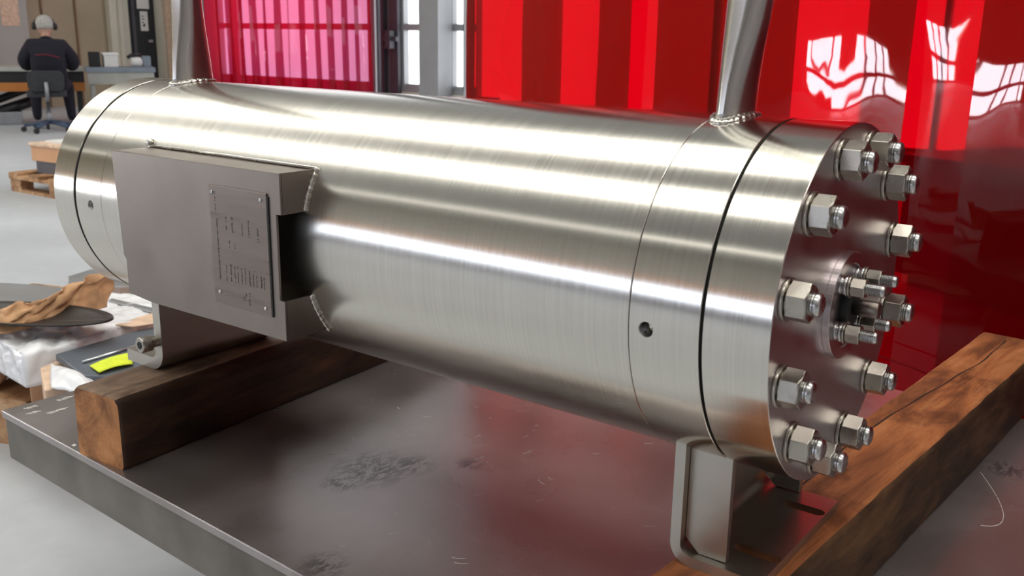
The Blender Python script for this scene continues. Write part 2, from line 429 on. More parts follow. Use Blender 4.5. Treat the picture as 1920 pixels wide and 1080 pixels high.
struct('trim_8', MB().box((X0, ya, FLOOR), (X0+.2, ya+.22, ZT)), 'column_paint')
a = at(300, 60, 1, Y1-.02).x; b_ = at(330, 60, 1, Y1-.02).x; m_ = at(318, 60, 1, Y1-.02).x
struct('trim_9', MB().box((a, Y1-.15, FLOOR), (m_, Y1-.02, ZT)), 'column_paint')
struct('trim_10', MB().box((m_+.02, Y1-.1, FLOOR), (b_, Y1-.02, ZT)), 'kraft_light')
struct('trim_11', MB().box((b_+.02, Y1-.08, FLOOR), (b_+.14, Y1-.02, ZT)), 'frame_white')

# ------------------------------------------------------------ red strip curtains
A = Vector((-2.22, 2.49)); Bp = Vector((-.34, 1.62)); du = (Bp-A).normalized(); dn = Vector((-du.y, du.x))
if dn.y > 0: dn = -dn        # towards the camera side
root = thing('welding_curtain', (A.x, A.y, FLOOR), 'long red see-through welding strip curtain hanging right behind the steel vessel', 'curtain')
strips = [(-.736, .21, 0), (-.08, .76, 1), (.48, 1.57, 0), (.92, 2.02, 1), (1.84, 2.62, 0), (2.22, 3.3, 1), (3.0, 3.9, 0)]
for n, (s0, s1, lay) in enumerate(strips):
    def fn(u, v, s0=s0, s1=s1, lay=lay, n=n):
        s = s0+(s1-s0)*u; z = FLOOR+.06+v*3.1
        d = .035*lay + .007*math.sin(PI*u) + .009*noise.noise(Vector((s*2.2, z*1.5, n*3.1))) + .0025*noise.noise(Vector((s*7, z*4, n)))
        p = A+du*s+dn*d
        return (p.x, p.y, z)
    MB().grid(fn, 36, 60).build('strip', 'pvc_red', root)
p0 = A+du*-.8; p1 = A+du*3.95; ang = math.atan2(du.y, du.x)
MB().tube([(p0.x, p0.y, FLOOR+3.2), (p1.x, p1.y, FLOOR+3.2)], .022).build('rail', 'frame_grey', root)
for s in (-.78, 3.93):
    p = A+du*s; MB().box((p.x-.02, p.y-.02+.05, FLOOR), (p.x+.02, p.y+.07, FLOOR+3.22)).build('post', 'frame_grey', root)
def hem(u, v):
    s = 1.60+2.3*u; z = -.545+.004*v
    p = A+du*s+dn*(.075); return (p.x, p.y, z)
MB().grid(hem, 30, 1).build('weld_seam', 'pvc_red', root)

root = thing('welding_curtain', (-11.2, 8.4, FLOOR), 'far red strip curtain in front of the bright windows left of the white post', 'curtain')
xa, xb = at(386, 80, 1, 8.4).x, at(695, 80, 1, 8.4).x
ns = 13; rw = random.Random(5)
for i in range(ns):
    ov = rw.uniform(.05, .55)
    def fn(u, v, i=i, ov=ov):
        w = (xb-xa)/ns; x = xa+w*(i-.06)+w*(1.06+ov*(1-.35*v))*u
        z = FLOOR+.05+3.2*v
        y = 8.4+.03*(i % 2)+.05*math.sin(PI*u)+.03*noise.noise(Vector((x*2.5, z*.35, i)))
        return (min(x, xb), y, z)
    MB().grid(fn, 14, 24).build('strip', 'pvc_red_far', root)
MB().tube([(xa-.1, 8.43, FLOOR+3.28), (xb+.05, 8.43, FLOOR+3.28)], .03).build('rail', 'frame_grey', root)
for x in (xa-.08, xb+.05): MB().box((x-.02, 8.48, FLOOR), (x+.02, 8.52, FLOOR+3.3)).build('post', 'frame_dark', root)

tc_ = thing('added_dark_bench', (.9, 3.5, FLOOR), 'added long dark low bench darkening the lower part of the right red curtain', 'bench', rz=-.43, local=True)  # added form that darkens the lower curtain from behind
MB().box((-1.9, -.4, .06), (2.4, .4, .62)).build('bench_body', 'frame_dark', tc_, bevel=.01)
MB().box((-1.93, -.43, .6201), (2.43, .43, .66)).build('bench_top', 'plastic_black', tc_, bevel=.004)
MB().box((-1.85, -.35, 0), (2.35, .35, .0599)).build('plinth', 'plastic_black', tc_)
tk = thing('added_dark_cabinet', (1.35, 4.4, FLOOR), 'added tall dark cabinet darkening the red curtain at the right picture edge', 'cabinet', rz=-.43, local=True)  # added tall form, makes the curtain's right end darker
MB().box((-1.0, -.3, 0), (1.4, .3, 2.6)).build('cabinet_body', 'frame_dark', tk, bevel=.01)
for i in range(4): MB().box((-.98+i*.6, -.325, .05), (-.42+i*.6, -.3001, 2.55)).build('door', 'frame_dark', tk, bevel=.004)

# ------------------------------------------------------------ steel table
TR = -.032
TC = Vector((-1.52, -.246, 0))
root = thing('steel_table', (TC.x, TC.y, FLOOR), 'low grey steel plate table with thick side carrying the timbers and vessel', 'table', rz=TR, local=True)
TH = TABLE-FLOOR; LX, LY = 2.27, 1.30
tb = MB(); tb.box((0, 0, TH-.014), (LX, LY, TH)); to = tb.build('tabletop', 'table_steel', root, bevel=.0015)
MB().box((.004, .004, TH-.100), (LX-.004, LY-.004, TH-.0145)).build('side_frame', 'table_edge', root, bevel=.002)
for (x, y) in ((.5, .62), (1.95, .62), (.5, 1.15), (1.95, 1.15)):
    MB().box((x-.04, y-.04, 0), (x+.04, y+.04, TH-.1001)).build('leg', 'table_frame', root, bevel=.003)
def toloc(p): return RZ(-TR) @ (Vector((p.x, p.y, 0))-TC)
for (px, py, n, ln) in ((62, 766, 4, 9), (66, 776, 4, 9), (122, 751, 6, 8), (104, 775, 7, 8)):
    ch = MB()
    for i in range(n):
        P = toloc(at(px-12+i*ln*.62, py-i*1.6, 2, TABLE)); a = random.uniform(.3, 1.4)
        ch.box((P.x-.006, P.y-.0011, TH+.0001), (P.x+.006, P.y+.0011, TH+.0005), RZ(a))
    tag(ch.build('chalk_mark', 'chalk', root), 'faded white chalk marks near the table corner')
P = toloc(at(139, 835, 2, TABLE)); ch = MB(); ch.box((P.x-.004, P.y-.003, TH+.0001), (P.x+.004, P.y+.003, TH+.0006))
tag(ch.build('chalk_mark', 'chalk', root), 'white fleck near the table edge')

rs = random.Random(11); sm = MB()
for i in range(34):
    q = toloc(at(rs.uniform(620, 1240), rs.uniform(760, 1060), 2, TABLE)); a = rs.choice((.5, 1.2, -.4, .8))+rs.uniform(-.2, .2); ln = rs.uniform(.004, .022)
    pts = [(q.x+math.cos(a+k*.12)*ln*(k/3-.5), q.y+math.sin(a+k*.12)*ln*(k/3-.5), TH+.00015) for k in range(4)]
    sm.tube(pts, .00028, 4)
tag(sm.build('scratch', 'chalk', root), 'fine pale scratches on the table plate', kind='stuff')
arc = []
for i in range(31):
    t = i/30; P0, P1, P2 = Vector((1838, 885)), Vector((1925, 985)), Vector((1838, 985))
    q = P0*(1-t)**2+Vector((1925, 1000))*2*t*(1-t)+P2*t*t
    p = toloc(at(q.x, q.y, 2, TABLE)); arc.append((p.x, p.y, TH+.0002))
tag(MB().tube(arc, .0004, 4).build('scribed_arc', 'chalk', root), 'thin pale scribed arc on the table beside the right timber')

# ------------------------------------------------------------ timbers
def beam(name, loc, rz, L, Wd, H, mats, label, seed, ends=0, wane=.012):
    """squared timber: local y along its length, origin at the near end, bottom centre"""
    root = thing(name, loc, label, 'timber', rz=rz, local=True, group=None)
    n = 60
    def ring(y, k):
        r = []
        ch_ = wane*(1+.7*noise.noise(Vector((seed, y*5, 1)))+.3*noise.noise(Vector((seed, y*19, 4))))
        hw = Wd/2; cs = []
        for (sx, sz, cc) in ((-1, 0, .005), (1, 0, .006), (1, 1, ch_), (-1, 1, ch_*.7)):
            cx = sx*hw; cz = H*sz
            for q in range(4):
                a = q/3
                dz = cc if sz == 0 else -cc
                # arc of a corner
                t = a*PI/2
                ccx = cx-sx*cc; ccz = cz+dz
                vx, vz = sx, (-1 if sz == 0 else 1)
                if (sx, sz) in ((-1, 0), (1, 1)): px_, pz_ = math.cos(t), math.sin(t)
                else: px_, pz_ = math.sin(t), math.cos(t)
                cs.append((ccx+vx*cc*px_, ccz+vz*cc*pz_))
        for (x, z) in cs:
            d = .0026*noise.noise(Vector((x*22+seed, y*6, z*22)))+.0012*noise.noise(Vector((x*60, y*25, z*60+seed)))
            zz = z if z < .002 or z > H-.0015 else z+d
            r.append((x+d, y, zz))
        return r
    prof = [(0.0, .93), (.006, .985), (.014, 1)]
    rings = []
    for i in range(n+1):
        y = L*i/n; rings.append(ring(y, 1))
    # slightly rounded ends
    def shrink(r, f, y):
        return [(x*f, y, H/2+(z-H/2)*f if 0 else (z if z < H*.02 else H/2+(z-H/2)*f)) for x, _, z in r]
    first = shrink(rings[0], .965, -.006); last = shrink(rings[-1], .965, L+.006)
    rings = [first]+rings+[last]
    m = MB(); m.loft(rings, False, True)
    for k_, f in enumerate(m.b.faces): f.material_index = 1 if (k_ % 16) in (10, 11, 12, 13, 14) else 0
    a = [v for v in m.b.verts][:len(first)]; b_ = [v for v in m.b.verts][-len(first):]
    m.mi = 2; m.face(list(reversed(a))); m.face(b_)
    o = m.build('timber_body', mats, root)
    return root, o
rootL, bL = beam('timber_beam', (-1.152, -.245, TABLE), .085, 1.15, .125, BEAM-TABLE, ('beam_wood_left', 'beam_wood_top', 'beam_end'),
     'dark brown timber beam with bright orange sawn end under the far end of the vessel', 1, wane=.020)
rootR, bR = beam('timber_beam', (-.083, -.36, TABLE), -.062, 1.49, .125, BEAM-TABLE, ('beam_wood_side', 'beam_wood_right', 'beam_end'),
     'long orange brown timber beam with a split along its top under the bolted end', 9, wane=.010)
ck = MB(); pts = []
for i in range(40):
    y = .50+i*.0245; x = -.030+.012*math.sin(y*6)+.006*noise.noise(Vector((y*9, 0, 0)))+.016*(y-.5)
    pts.append((x, y))
H_ = BEAM-TABLE
va = [ck.b.verts.new((x-.0012-.0008*math.sin(i), y, H_+.0006)) for i, (x, y) in enumerate(pts)]
vb = [ck.b.verts.new((x+.0012, y, H_+.0006)) for i, (x, y) in enumerate(pts)]
for i in range(39): ck.face([va[i], vb[i], vb[i+1], va[i+1]])
tag(ck.build('split', 'crack_dark', rootR), 'dark split running along the top of the timber')

# ------------------------------------------------------------ the vessel
R = .2
V = thing('pressure_vessel', (-.65, 0, BEAM), 'large brushed stainless steel pressure vessel lying on two timbers with a bolted end cover', 'pressure vessel')
def ringprof(x0, x1, r=R, ch=.0012): return [(x0, r-.03), (x0, r-ch), (x0+ch, r), (x1-ch, r), (x1, r-ch), (x1, r-.03)]
def tubeprof(mb, x0, x1, r=R, n=8, ch=.0012, seg=192):
    ch *= .6; p = [(x0, r-ch), (x0+ch, r)]+[(x0+ch+(x1-x0-2*ch)*i/n, r) for i in range(1, n)]+[(x1-ch, r), (x1, r-ch)]
    return mb.lathe(p, (1, 0, 0), (0, 0, 0), seg)
G2, G1 = -.1545, -.0705
sh = tubeprof(MB(), -1.1669, G2-.0012, .1992, 40).build('shell', 'shell_steel', V); smooth_by_angle(sh, 20)
rF = tubeprof(MB(), G2, G1-.0035, R).build('flange_ring', 'ring_steel', V)
cut(rF, MB().lathe([(-.215, .0085), (-.178, .0085), (-.176, .004)], (0, 1, 0), (-.134, 0, -.009), 24)); smooth_by_angle(rF, 20)
rB = tubeprof(MB(), -1.2450, -1.167, .1994, 8, .0004).build('flange_ring', 'ring_steel', V)
cut(rB, MB().lathe([(-.215, .0085), (-.178, .0085), (-.176, .004)], (0, 1, 0), (-1.2, 0, -.002), 24)); smooth_by_angle(rB, 20)
def threads(x, z):
    m = MB()
    for i in range(5): m.lathe([(-.1985+i*.0028, .0086), (-.1971+i*.0028, .0074), (-.1957+i*.0028, .0086)], (0, 1, 0), (x, 0, z), 24, caps=False)
    return m
for (x, z) in ((-.134, -.009), (-1.2, -.002)):
    threads(x, z).build('threaded_hole', 'stud_steel', V)
cvp = [(G1, R-.0008), (G1+.0008, R), (-.034, R), (-.0008, R), (0, R-.0008)]
cF = MB().lathe(cvp, seg=192).build('end_cover', ('ring_steel', 'face_steel'), V)
for p in cF.data.polygons:
    if p.normal.x > .9: p.material_index = 1
smooth_by_angle(cF, 20)
cB = tubeprof(MB(), -1.316, -1.2515, R).build('end_cover', 'ring_steel', V); smooth_by_angle(cB, 20)
MB().lathe([(G1-.004, R-.0045), (G1+.001, R-.0045)], seg=96).build('gasket', 'gasket_black', V)
MB().lathe([(-1.252, R-.004), (-1.2445, R-.004)], seg=96).build('gasket', 'gasket_black', V)
MB().lathe([(G2-.0015, R-.0022), (G2+.0003, R-.0022)], seg=96).build('weld_groove', 'gasket_black', V)

# studs, nuts, washers on the end cover
def hexprof(rad, x0, x1, rot):
    rings = []
    def hexr(r, x, n=24):
        out = []
        for i in range(n):
            a = 2*PI*i/n; k = (a % (PI/3))-PI/6
            rr = r*math.cos(PI/6)/math.cos(k)
            out.append((rr, a, x))
        return out
    return rings
def nut(m, cx, cy, cz, af, h, rot, x0):
    """hexagon with turned chamfers, axis +x"""
    rc = af/2/math.cos(PI/6); seg = 48; ch = (rc-af/2)*.75
    def ring(x, lim):
        r = []
        for i in range(seg):
            a = 2*PI*i/seg; k = ((a) % (PI/3))-PI/6
            rr = min(af/2/math.cos(k), lim)
            r.append((x, cy+rr*math.cos(a+rot), cz+rr*math.sin(a+rot)))
        return r
    m.loft([ring(x0, af/2*.97), ring(x0+.0004, af/2*1.0), ring(x0+ch*.7, rc*.995), ring(x0+ch*1.3, rc*2), ring(x0+h-ch*1.3, rc*2), ring(x0+h-ch*.7, rc*.995), ring(x0+h-.0004, af/2*1.0), ring(x0+h, af/2*.95)], True, False)
    return m
def thread_prof(x0, x1, r, pitch):
    p = [(x0, r)]; n = int((x1-x0-.002)/pitch)
    for i in range(n):
        x = x0+i*pitch; p += [(x+pitch*.25, r), (x+pitch*.5, r*.90), (x+pitch*.75, r)]
    p += [(x1-.002, r*.97), (x1-.0006, r*.84), (x1, r*.72)]
    return p
def bolt(cy, cz, af, h, r, x0, xe, pitch, wr, wt, rot, gap=0):
    s = MB().lathe(thread_prof(x0, xe, r, pitch), (1, 0, 0), (0, cy, cz), 28).build('stud_bolt', 'stud_steel', V); smooth_by_angle(s, 50)
    w_ = MB().lathe([(gap, wr*.97), (gap+.0006, wr), (gap+wt-.0006, wr), (gap+wt, wr*.97)], (1, 0, 0), (x0*0, cy, cz), 40)
    w_.build('washer', 'nut_steel', s, bevel=0)
    n_ = nut(MB(), 0, cy, cz, af, h, rot, gap+wt).build('hex_nut', 'nut_steel', s, bevel=.0004, seg=1)
    return s
for i in range(12):
    a = math.radians(-13.6+30*i)
    bolt(.172*math.cos(a), .172*math.sin(a), .036, .0215, .0118, 0, .0355, .0028, .0222, .004, random.uniform(-.16, .16)+PI/6, 0)
# central blind flange
MB().lathe([(0, .060), (.0005, .0603), (.0075, .0603), (.008, .0598), (.008, .048), (.0055, .047)], seg=96, smooth=False).build('blind_flange', 'face_steel', V)
MB().lathe([(.0055, .024), (.013, .024), (.014, .022)], seg=40).build('hub', 'gasket_black', V)
MB().lathe([(.012, .0095), (.040, .0095), (.042, .008)], seg=32).build('plug', 'plate_steel', V)
for (cy, cz, e) in ((-.0265, .0285, .053), (.0265, .0285, .050), (-.0285, -.0225, .051), (.0265, -.0225, .048)):
    bolt(cy, cz, .0195, .0155, .0066, .0056, e, .0017, .0125, .0025, random.uniform(-.2, .2), .0155)
    MB().lathe([(.0055, .0105), (.0085, .0105), (.009, .0085), (.0105, .0085), (.011, .0115), (.0150, .0115)], (1, 0, 0), (0, cy, cz), 28).build('spring_washer', 'stud_steel', V)

# flattened tube loops on top
def handle(x, lean, name='lifting_tube'):
    rings = []; lv = [(.193, .0165, .041, 0), (.205, .0165, .040, 0), (.235, .0175, .0375, .001), (.27, .0205, .033, .003), (.305, .0235, .029, .006), (.335, .0250, .0265, .008), (.37, .0253, .0255, .008), (.45, .0253, .0253, .008), (.60, .0253, .0253, .008)]
    for z, rx, ry, dx in lv:
        rings.append([(x+dx*lean+rx*math.cos(2*PI*i/40), -.008+ry*math.sin(2*PI*i/40), z) for i in range(40)])
    o = MB().loft(rings).build(name, 'pipe_steel', V)
    w_ = []
    for i in range(72):
        a = 2*PI*i/72; r = .004+.0012*math.sin(i*1.9)
        px_, py_ = x+.019*math.cos(a), -.008+.043*math.sin(a)
        w_.append((px_, py_, math.sqrt(max(0, .1992**2-py_**2))+.0005))
    m = MB()
    n = len(w_); rs = []
    for i in range(n+1):
        p = Vector(w_[i % n]); a = 2*PI*i/72; t = Vector((-.019*math.sin(a), .043*math.cos(a), 0)).normalized(); u = Vector((0, 0, 1)); q = t.cross(u)
        rr = .0042+.0011*math.sin(i*2.1)
        rs.append([p+(u*math.cos(2*PI*k/8)+q*math.sin(2*PI*k/8))*rr for k in range(8)])
    m.loft(rs, False).build('weld_bead', 'weld_steel', o)
    return o
handle(-.138, 1.0); handle(-1.165, -.6)

# nameplate bracket
YF = -.233; bx0, bx1 = -1.058, -.667; T = .004
fp = [(bx0-.006, .104), (bx1, .1055), (bx1, .050), (bx1-.010, .050), (bx1-.010, -.068), (bx1, -.068), (bx1, -.124), (-.985, -.126), (bx0+.010, -.121), (bx0+.010, -.066), (bx0+.004, -.060)]
br = MB().prism([(x, YF, z) for x, z in fp], (0, T, 0)).build('bracket_box', 'plate_steel', V, bevel=.0008)
def cyl_y(z): return -math.sqrt(R*R-z*z)+.002
def cheek(x, z0, z1, name='bracket_cheek', t=-T):
    zs = [z0+(z1-z0)*i/10 for i in range(11)]
    pts = [(x, YF+T+.0001, z0)]+[(x, cyl_y(z), z) for z in zs]+[(x, YF+T+.0001, z1)]
    return MB().prism(pts, (t, 0, 0)).build(name, 'plate_steel', br)
cheek(bx1, .050, .1055); cheek(bx1, -.124, -.068); cheek(bx0+.004, .050, .104, t=T); cheek(bx0+.014, -.121, -.068, t=T)
for z, xa_, xb_ in ((.1045, bx0, bx1-T-.0001), (-.124, bx0+.015, bx1-T-.0001)):
    yc = cyl_y(z)
    MB().prism([(xa_, YF+T+.0001, z-.0), (xb_, YF+T+.0001, z), (xb_, yc, z), (xa_, yc, z)], (0, 0, -.004 if z > 0 else .004)).build('bracket_flange', 'plate_steel', br)
def bead(x, z0, z1, r=.0028):
    pts = []
    for i in range(25):
        z = z0+(z1-z0)*i/24; pts.append((x+.0012+.0006*math.sin(i*2.3), -math.sqrt(R*R-z*z)-.0005, z))
    return MB().tube(pts, [r*(1+.15*math.sin(i*1.7)) for i in range(25)], 8)
bead(bx1, .052, .108).build('weld_bead', 'weld_steel', br); bead(bx1, -.126, -.068).build('weld_bead', 'weld_steel', br)
MB().tube([(bx1+.001, cyl_y(.106)-.003, .107), (bx1-.2, cyl_y(.106)-.003, .108), (bx0, cyl_y(.106)-.003, .107)], .0022, 8).build('weld_bead', 'weld_steel', br)
MB().lathe([(0, .007), (.004, .0065), (.007, .003)], (0, -.84, .54), (-1.062, cyl_y(.109), .111), 16).build('weld_tack', 'weld_steel', br)
# weld seam circling the shell beside the bracket
# the nameplate
nx0, nx1, nz0, nz1 = -.818, -.693, -.094, .0765
npl = MB().box((nx0, YF-.0022, nz0), (nx1, YF-.0001, nz1)).build('nameplate', 'nameplate_steel', V, bevel=.0004, seg=1)
tag(npl, 'small engraved rating plate riveted to the bracket')
MB().box((nx1+.0003, YF-.0018, nz0), (nx1+.0028, YF-.0001, nz1-.004)).build('painted_shadow', 'gasket_black', npl)  # black strip standing in for the shadow at the plate's edge
for (x, z) in ((nx0+.007, nz1-.010), (nx1-.012, nz1-.010), (nx0+.012, nz0+.017), (nx1-.012, nz0+.010)):
    MB().lathe([(0, .0030), (.0008, .0028), (.0016, .0018), (.0019, .0006)], (0, -1, 0), (x, YF-.0022, z), 16).build('rivet', 'stud_steel', npl)
# worn engraving: rows of tiny marks running up the plate
rnd = random.Random(3); e = MB()
def marks(x, z0, z1, w=.0030, dens=.8, h=.0016):
    z = z0
    while z < z1:
        if rnd.random() < dens:
            a = w*rnd.uniform(.35, 1)
            e.box((x, YF-.00245, z), (x+a, YF-.0022, z+h*.45))
            if rnd.random() < .6: e.box((x, YF-.00245, z), (x+.0006, YF-.0022, z+h*.9))
        z += h
def W2(x, z): return (x, z)
marks(-.804, -.058, .004, .0036, .95); marks(-.804, .006, .030, .0030, .7); marks(-.805, .040, .068, .0022, .5)
for x, w in ((-.788, .002), (-.778, .0035), (-.769, .002), (-.762, .0018), (-.754, .002), (-.746, .0018), (-.737, .0036), (-.729, .002), (-.722, .002), (-.712, .0040), (-.706, .003)):
    marks(x, -.056-rnd.random()*.002, -.040+rnd.random()*.008, w, .85)
for x, z0, z1, w in ((-.783, .016, .034, .0028), (-.770, .014, .036, .0036), (-.748, .012, .030, .002), (-.734, .012, .036, .0034), (-.715, .008, .026, .0042), (-.778, -.008, .0, .002), (-.766, -.008, -.002, .002)):
    marks(x, z0, z1, w, .8)
marks(-.752, -.081, -.076, .004, .9); marks(-.747, -.074, -.070, .004, .9); marks(-.741, -.086, -.076, .005, .9); marks(-.739, -.073, -.068, .004, .8)
e.build('engraved_text', 'engraving', npl)

# saddles
def saddle(xw, sgn, ys0, ys1, t, foot, rad, slots):
    """L-bent plate: web at xw, foot towards sgn"""
    zb = BEAM; out = []; zt_ = -.150
    xo = xw; xi = xw+sgn*t            # outer face, inner face (foot side)
    p = [(xo, zt_)]
    for i in range(9):
        a = PI/2*i/8; p.append((xo+sgn*(rad-rad*math.cos(a)), zb+rad-rad*math.sin(a)))
    p.append((xw+sgn*foot, zb)); p.append((xw+sgn*foot, zb+t))
    ri = rad-t
    for i in range(9):
        a = PI/2*(1-i/8); p.append((xo+sgn*(rad-ri*math.cos(a)), zb+rad-ri*math.sin(a)))
    p.append((xi, zt_))
    o = MB().prism([(x, ys0, z) for x, z in p], (0, ys1-ys0, 0)).build('saddle', 'saddle_steel', V)
    for (sx, sy, ln) in slots:
        c_ = MB()
        pts = []
        for i in range(9): a = -PI/2+PI*i/8; pts.append((sx+ln/2+.009*math.cos(a), sy+.009*math.sin(a), zb-.01))
        for i in range(9): a = PI/2+PI*i/8; pts.append((sx-ln/2+.009*math.cos(a), sy+.009*math.sin(a), zb-.01))
        c_.prism(pts, (0, 0, t+.02)); cut(o, c_)
    smooth_by_angle(o, 25)
    return o
sR = saddle(-.131, 1, -.12, .13, .013, .113, .026, [(-.048, -.062, .04), (-.048, .082, .04)])
for y in (-.108, .118):
    zs = []
    MB().prism([(-.1178, y, -.165), (-.066, y, -.165), (-.066, y, BEAM+.014), (-.100, y, BEAM+.0135), (-.1178, y, BEAM+.030)], (0, .010, 0)).build('gusset', 'saddle_steel', sR, bevel=.0008)
sL = saddle(-1.149, -1, -.12, .13, .022, .115, .036, [(-1.225, .09, .02)])
tb_ = at(292, 640, 1, -.12)
b1 = MB().lathe([(0, .010), (.012, .010), (.0122, .0145), (.030, .0145), (.032, .0130)], (0, -1, 0), (tb_.x, -.12, tb_.z), 32).build('earthing_screw', 'nut_steel', V)
smooth_by_angle(b1, 40)
MB().lathe([(0, .0075), (.0005, .0075)], (0, -1, 0), (tb_.x, -.152, tb_.z), 6).build('hex_socket', 'gasket_black', b1)

# ------------------------------------------------------------ parcels behind the table, left
ZP = -.60
def slab(name, pxs, ztop, th, mat, label, cat, group=None, bevel=.004, crumple=0):
    P = [at(px, py, 2, ztop) for px, py in pxs]
    c_ = sum(P, Vector())/len(P)
    mb = MB().prism([(p.x, p.y, ztop) for p in P], (0, 0, -th))
    if crumple:
        bmesh.ops.triangulate(mb.b, faces=mb.b.faces)
        for _ in range(6):
            el = [e for e in mb.b.edges if e.calc_length() > .022]
            if not el: break
            bmesh.ops.subdivide_edges(mb.b, edges=el, cuts=1, use_grid_fill=True)
            bmesh.ops.triangulate(mb.b, faces=[f for f in mb.b.faces if len(f.verts) > 3])
        mb.b.normal_update()
        for v in mb.b.verts:
            if v.co.z > ztop-th+.004:
                q = v.co*14; k_ = abs(noise.noise(q))-.25+.5*abs(noise.noise(q*2.3))
                v.co += v.normal*crumple*k_
        for f in mb.b.faces: f.smooth = True
        bevel = 0
    r = mb.build(name, mat, None, bevel=bevel)
    # origin at the slab's own base
    base = Vector((c_.x, c_.y, ztop-th))
    for v in r.data.vertices: v.co -= base
    r.location = base
    return tag(r, label, cat, group)
pal = thing('wooden_pallet', (-2.75, .62, FLOOR), 'wooden pallet under the wrapped parcels beyond the table corner', 'pallet', rz=.35, local=True)
dk = MB()
for i in range(6): dk.box((-.78+i*.27, -.55, .122), (-.78+i*.27+.2, .55, .144))
dk.build('deck_board', 'pallet_wood', pal)
for y in (-.5, 0, .5): MB().box((-.78, y-.05, 0), (.77, y+.05, .1219)).build('bearer', 'pallet_wood', pal)
crate = slab('packing_case', [(52, 700), (140, 690), (300, 600), (285, 560), (90, 570)], -.665, .09, 'carton', 'flat brown carton lying on the pallet below the white film', 'carton')

parcel = slab('wrapped_parcel', [(-90, 590), (42, 662), (128, 646), (292, 588), (292, 556), (205, 548), (60, 560)], -.56, .10, 'film_white', 'long flat parcel wrapped in white film left of the vessel foot', 'parcel', crumple=.022)
# brown end of the parcel with a dark hole
pe = at(6, 692, 2, -.69)
tube = thing('cardboard_tube', (pe.x-.03, pe.y-.03, -.756), 'brown cardboard tube with dark open end, at the left picture edge below the film', 'tube', rz=math.radians(28), local=True)
MB().lathe([(0, .050), (.26, .050), (.26, .040), (.01, .040)], (-.3, 1, 0), (0, -.03, .052), 32, caps=False).build('tube_wall', 'kraft_light', tube)
MB().lathe([(.02, .040), (.03, .040)], (0, 1, 0), (0, -.03, .052), 32).build('tube_inside', 'dark_plate', tube)
slab('cardboard_sheet', [(75, 690), (83, 732), (137, 722), (150, 690), (105, 676)], -.60, .10, 'kraft_light', 'piece of brown cardboard poking out from under the bunched film', 'cardboard', bevel=.003)
def film(u, v):
    p = at(96+86*u, 672+42*u*.9+(8+44*math.sin(PI*min(1, v))*.0)+44*v*(1-.45*u), 2, -.585)
    return (p.x, p.y, -.590+.030*math.sin(PI*u)*math.sin(PI*v)+.006*noise.noise(Vector((u*5, v*5, 2))))
tag(MB().grid(film, 20, 14).build('plastic_film', 'film_white', solid=.004), 'bunched white plastic film right behind the table corner', 'plastic film')
slab('steel_sheet', [(104, 664), (262, 618), (300, 612), (300, 690), (215, 706), (158, 704)], -.572, .018, 'sheet_dark', 'blue grey steel sheet under the steel rod beside the vessel foot', 'steel sheet', bevel=.002)
a = at(154, 678, 2, -.566); b_ = at(300, 634, 2, -.566)
tag(MB().tube([(a.x, a.y, -.568), (b_.x, b_.y, -.568)], .0038).build('steel_rod', 'rod_steel'), 'thin bright steel rod lying on the blue grey sheet', 'rod')
P = [at(*q, 2, -.566) for q in ((168, 686), (246, 661), (249, 683), (186, 699))]
nt_ = MB(); nt_.grid(lambda u, v: (lambda p: (p.x, p.y, -.569+.003+.005*math.sin(PI*u)))((P[0]*(1-u)+P[1]*u)*(1-v)+(P[3]*(1-u)+P[2]*u)*v), 10, 4)
tag(nt_.build('yellow_note', 'note_yellow', solid=.001), 'fluorescent yellow paper note on the blue grey sheet', 'note')
slab('steel_plate', [(-60, 560), (-30, 528), (60, 533), (135, 541), (108, 575), (70, 592), (-30, 596)], -.535, .024, 'sheet_grey', 'grey steel plate behind the crumpled brown paper', 'steel plate', bevel=.002)
slab('steel_plate', [(128, 518), (172, 504), (238, 512), (285, 534), (225, 538), (128, 533)], -.60, .03, 'sheet_grey', 'grey steel plate farthest back beside the vessel end', 'steel plate', bevel=.002)
slab('steel_angle', [(203, 563), (210, 559), (300, 580), (300, 588)], -.553, .006, 'sheet_grey', 'narrow grey steel strip lying across the white film', 'steel strip', bevel=.001)
slab('cardboard_strip', [(216, 608), (300, 582), (300, 604), (250, 612)], -.556, .004, 'kraft_light', 'torn tan cardboard strip on the film edge behind the vessel foot', 'cardboard', bevel=.001)
# dished dark tray with crumpled kraft paper
tray = MB()
tc = at(48, 603, 2, -.53)
def dish(u, v):
    a = 2*PI*u; r = .30*v; 
    p = Vector((tc.x, tc.y, 0))+RZ(.45) @ Vector((r*.92*math.cos(a), r*.36*math.sin(a), 0))
    return (p.x, p.y, -.530+.022*v*v)
tray.grid(dish, 48, 8); tag(tray.build('shallow_tray', 'dark_plate', solid=.006), 'dark shallow tray holding the crumpled brown paper', 'tray')
kp = MB()
def kraft(u, v):
    # a crumpled upright collar of paper, open towards the camera
    px_ = -40+240*u
    low = 628-64*max(0, u-.18)**1.15 if u > .18 else 628
    top = 582-58*max(0, (u-.35)/.65)**1.2+6*math.sin(u*23)
    p = at(px_, low*(1-0)+0, 2, -.54)
    hgt = (.050+.080*u)*v
    back = Vector((-.25, .95, 0))*(.13*(1-abs(u-.5))*v+.015*math.sin(u*31+v*3)*v)
    q = Vector((p.x, p.y, -.538+hgt))+back
    q += Vector((noise.noise(Vector((u*9, v*4, 0))), noise.noise(Vector((u*9, v*4, 5))), noise.noise(Vector((u*11, v*5, 9)))))*.022*(v+.1)
    return q
kp.grid(kraft, 60, 14)
tag(kp.build('kraft_paper', 'kraft', solid=.0015), 'crumpled brown kraft paper standing up on the dark tray', 'wrapping paper')

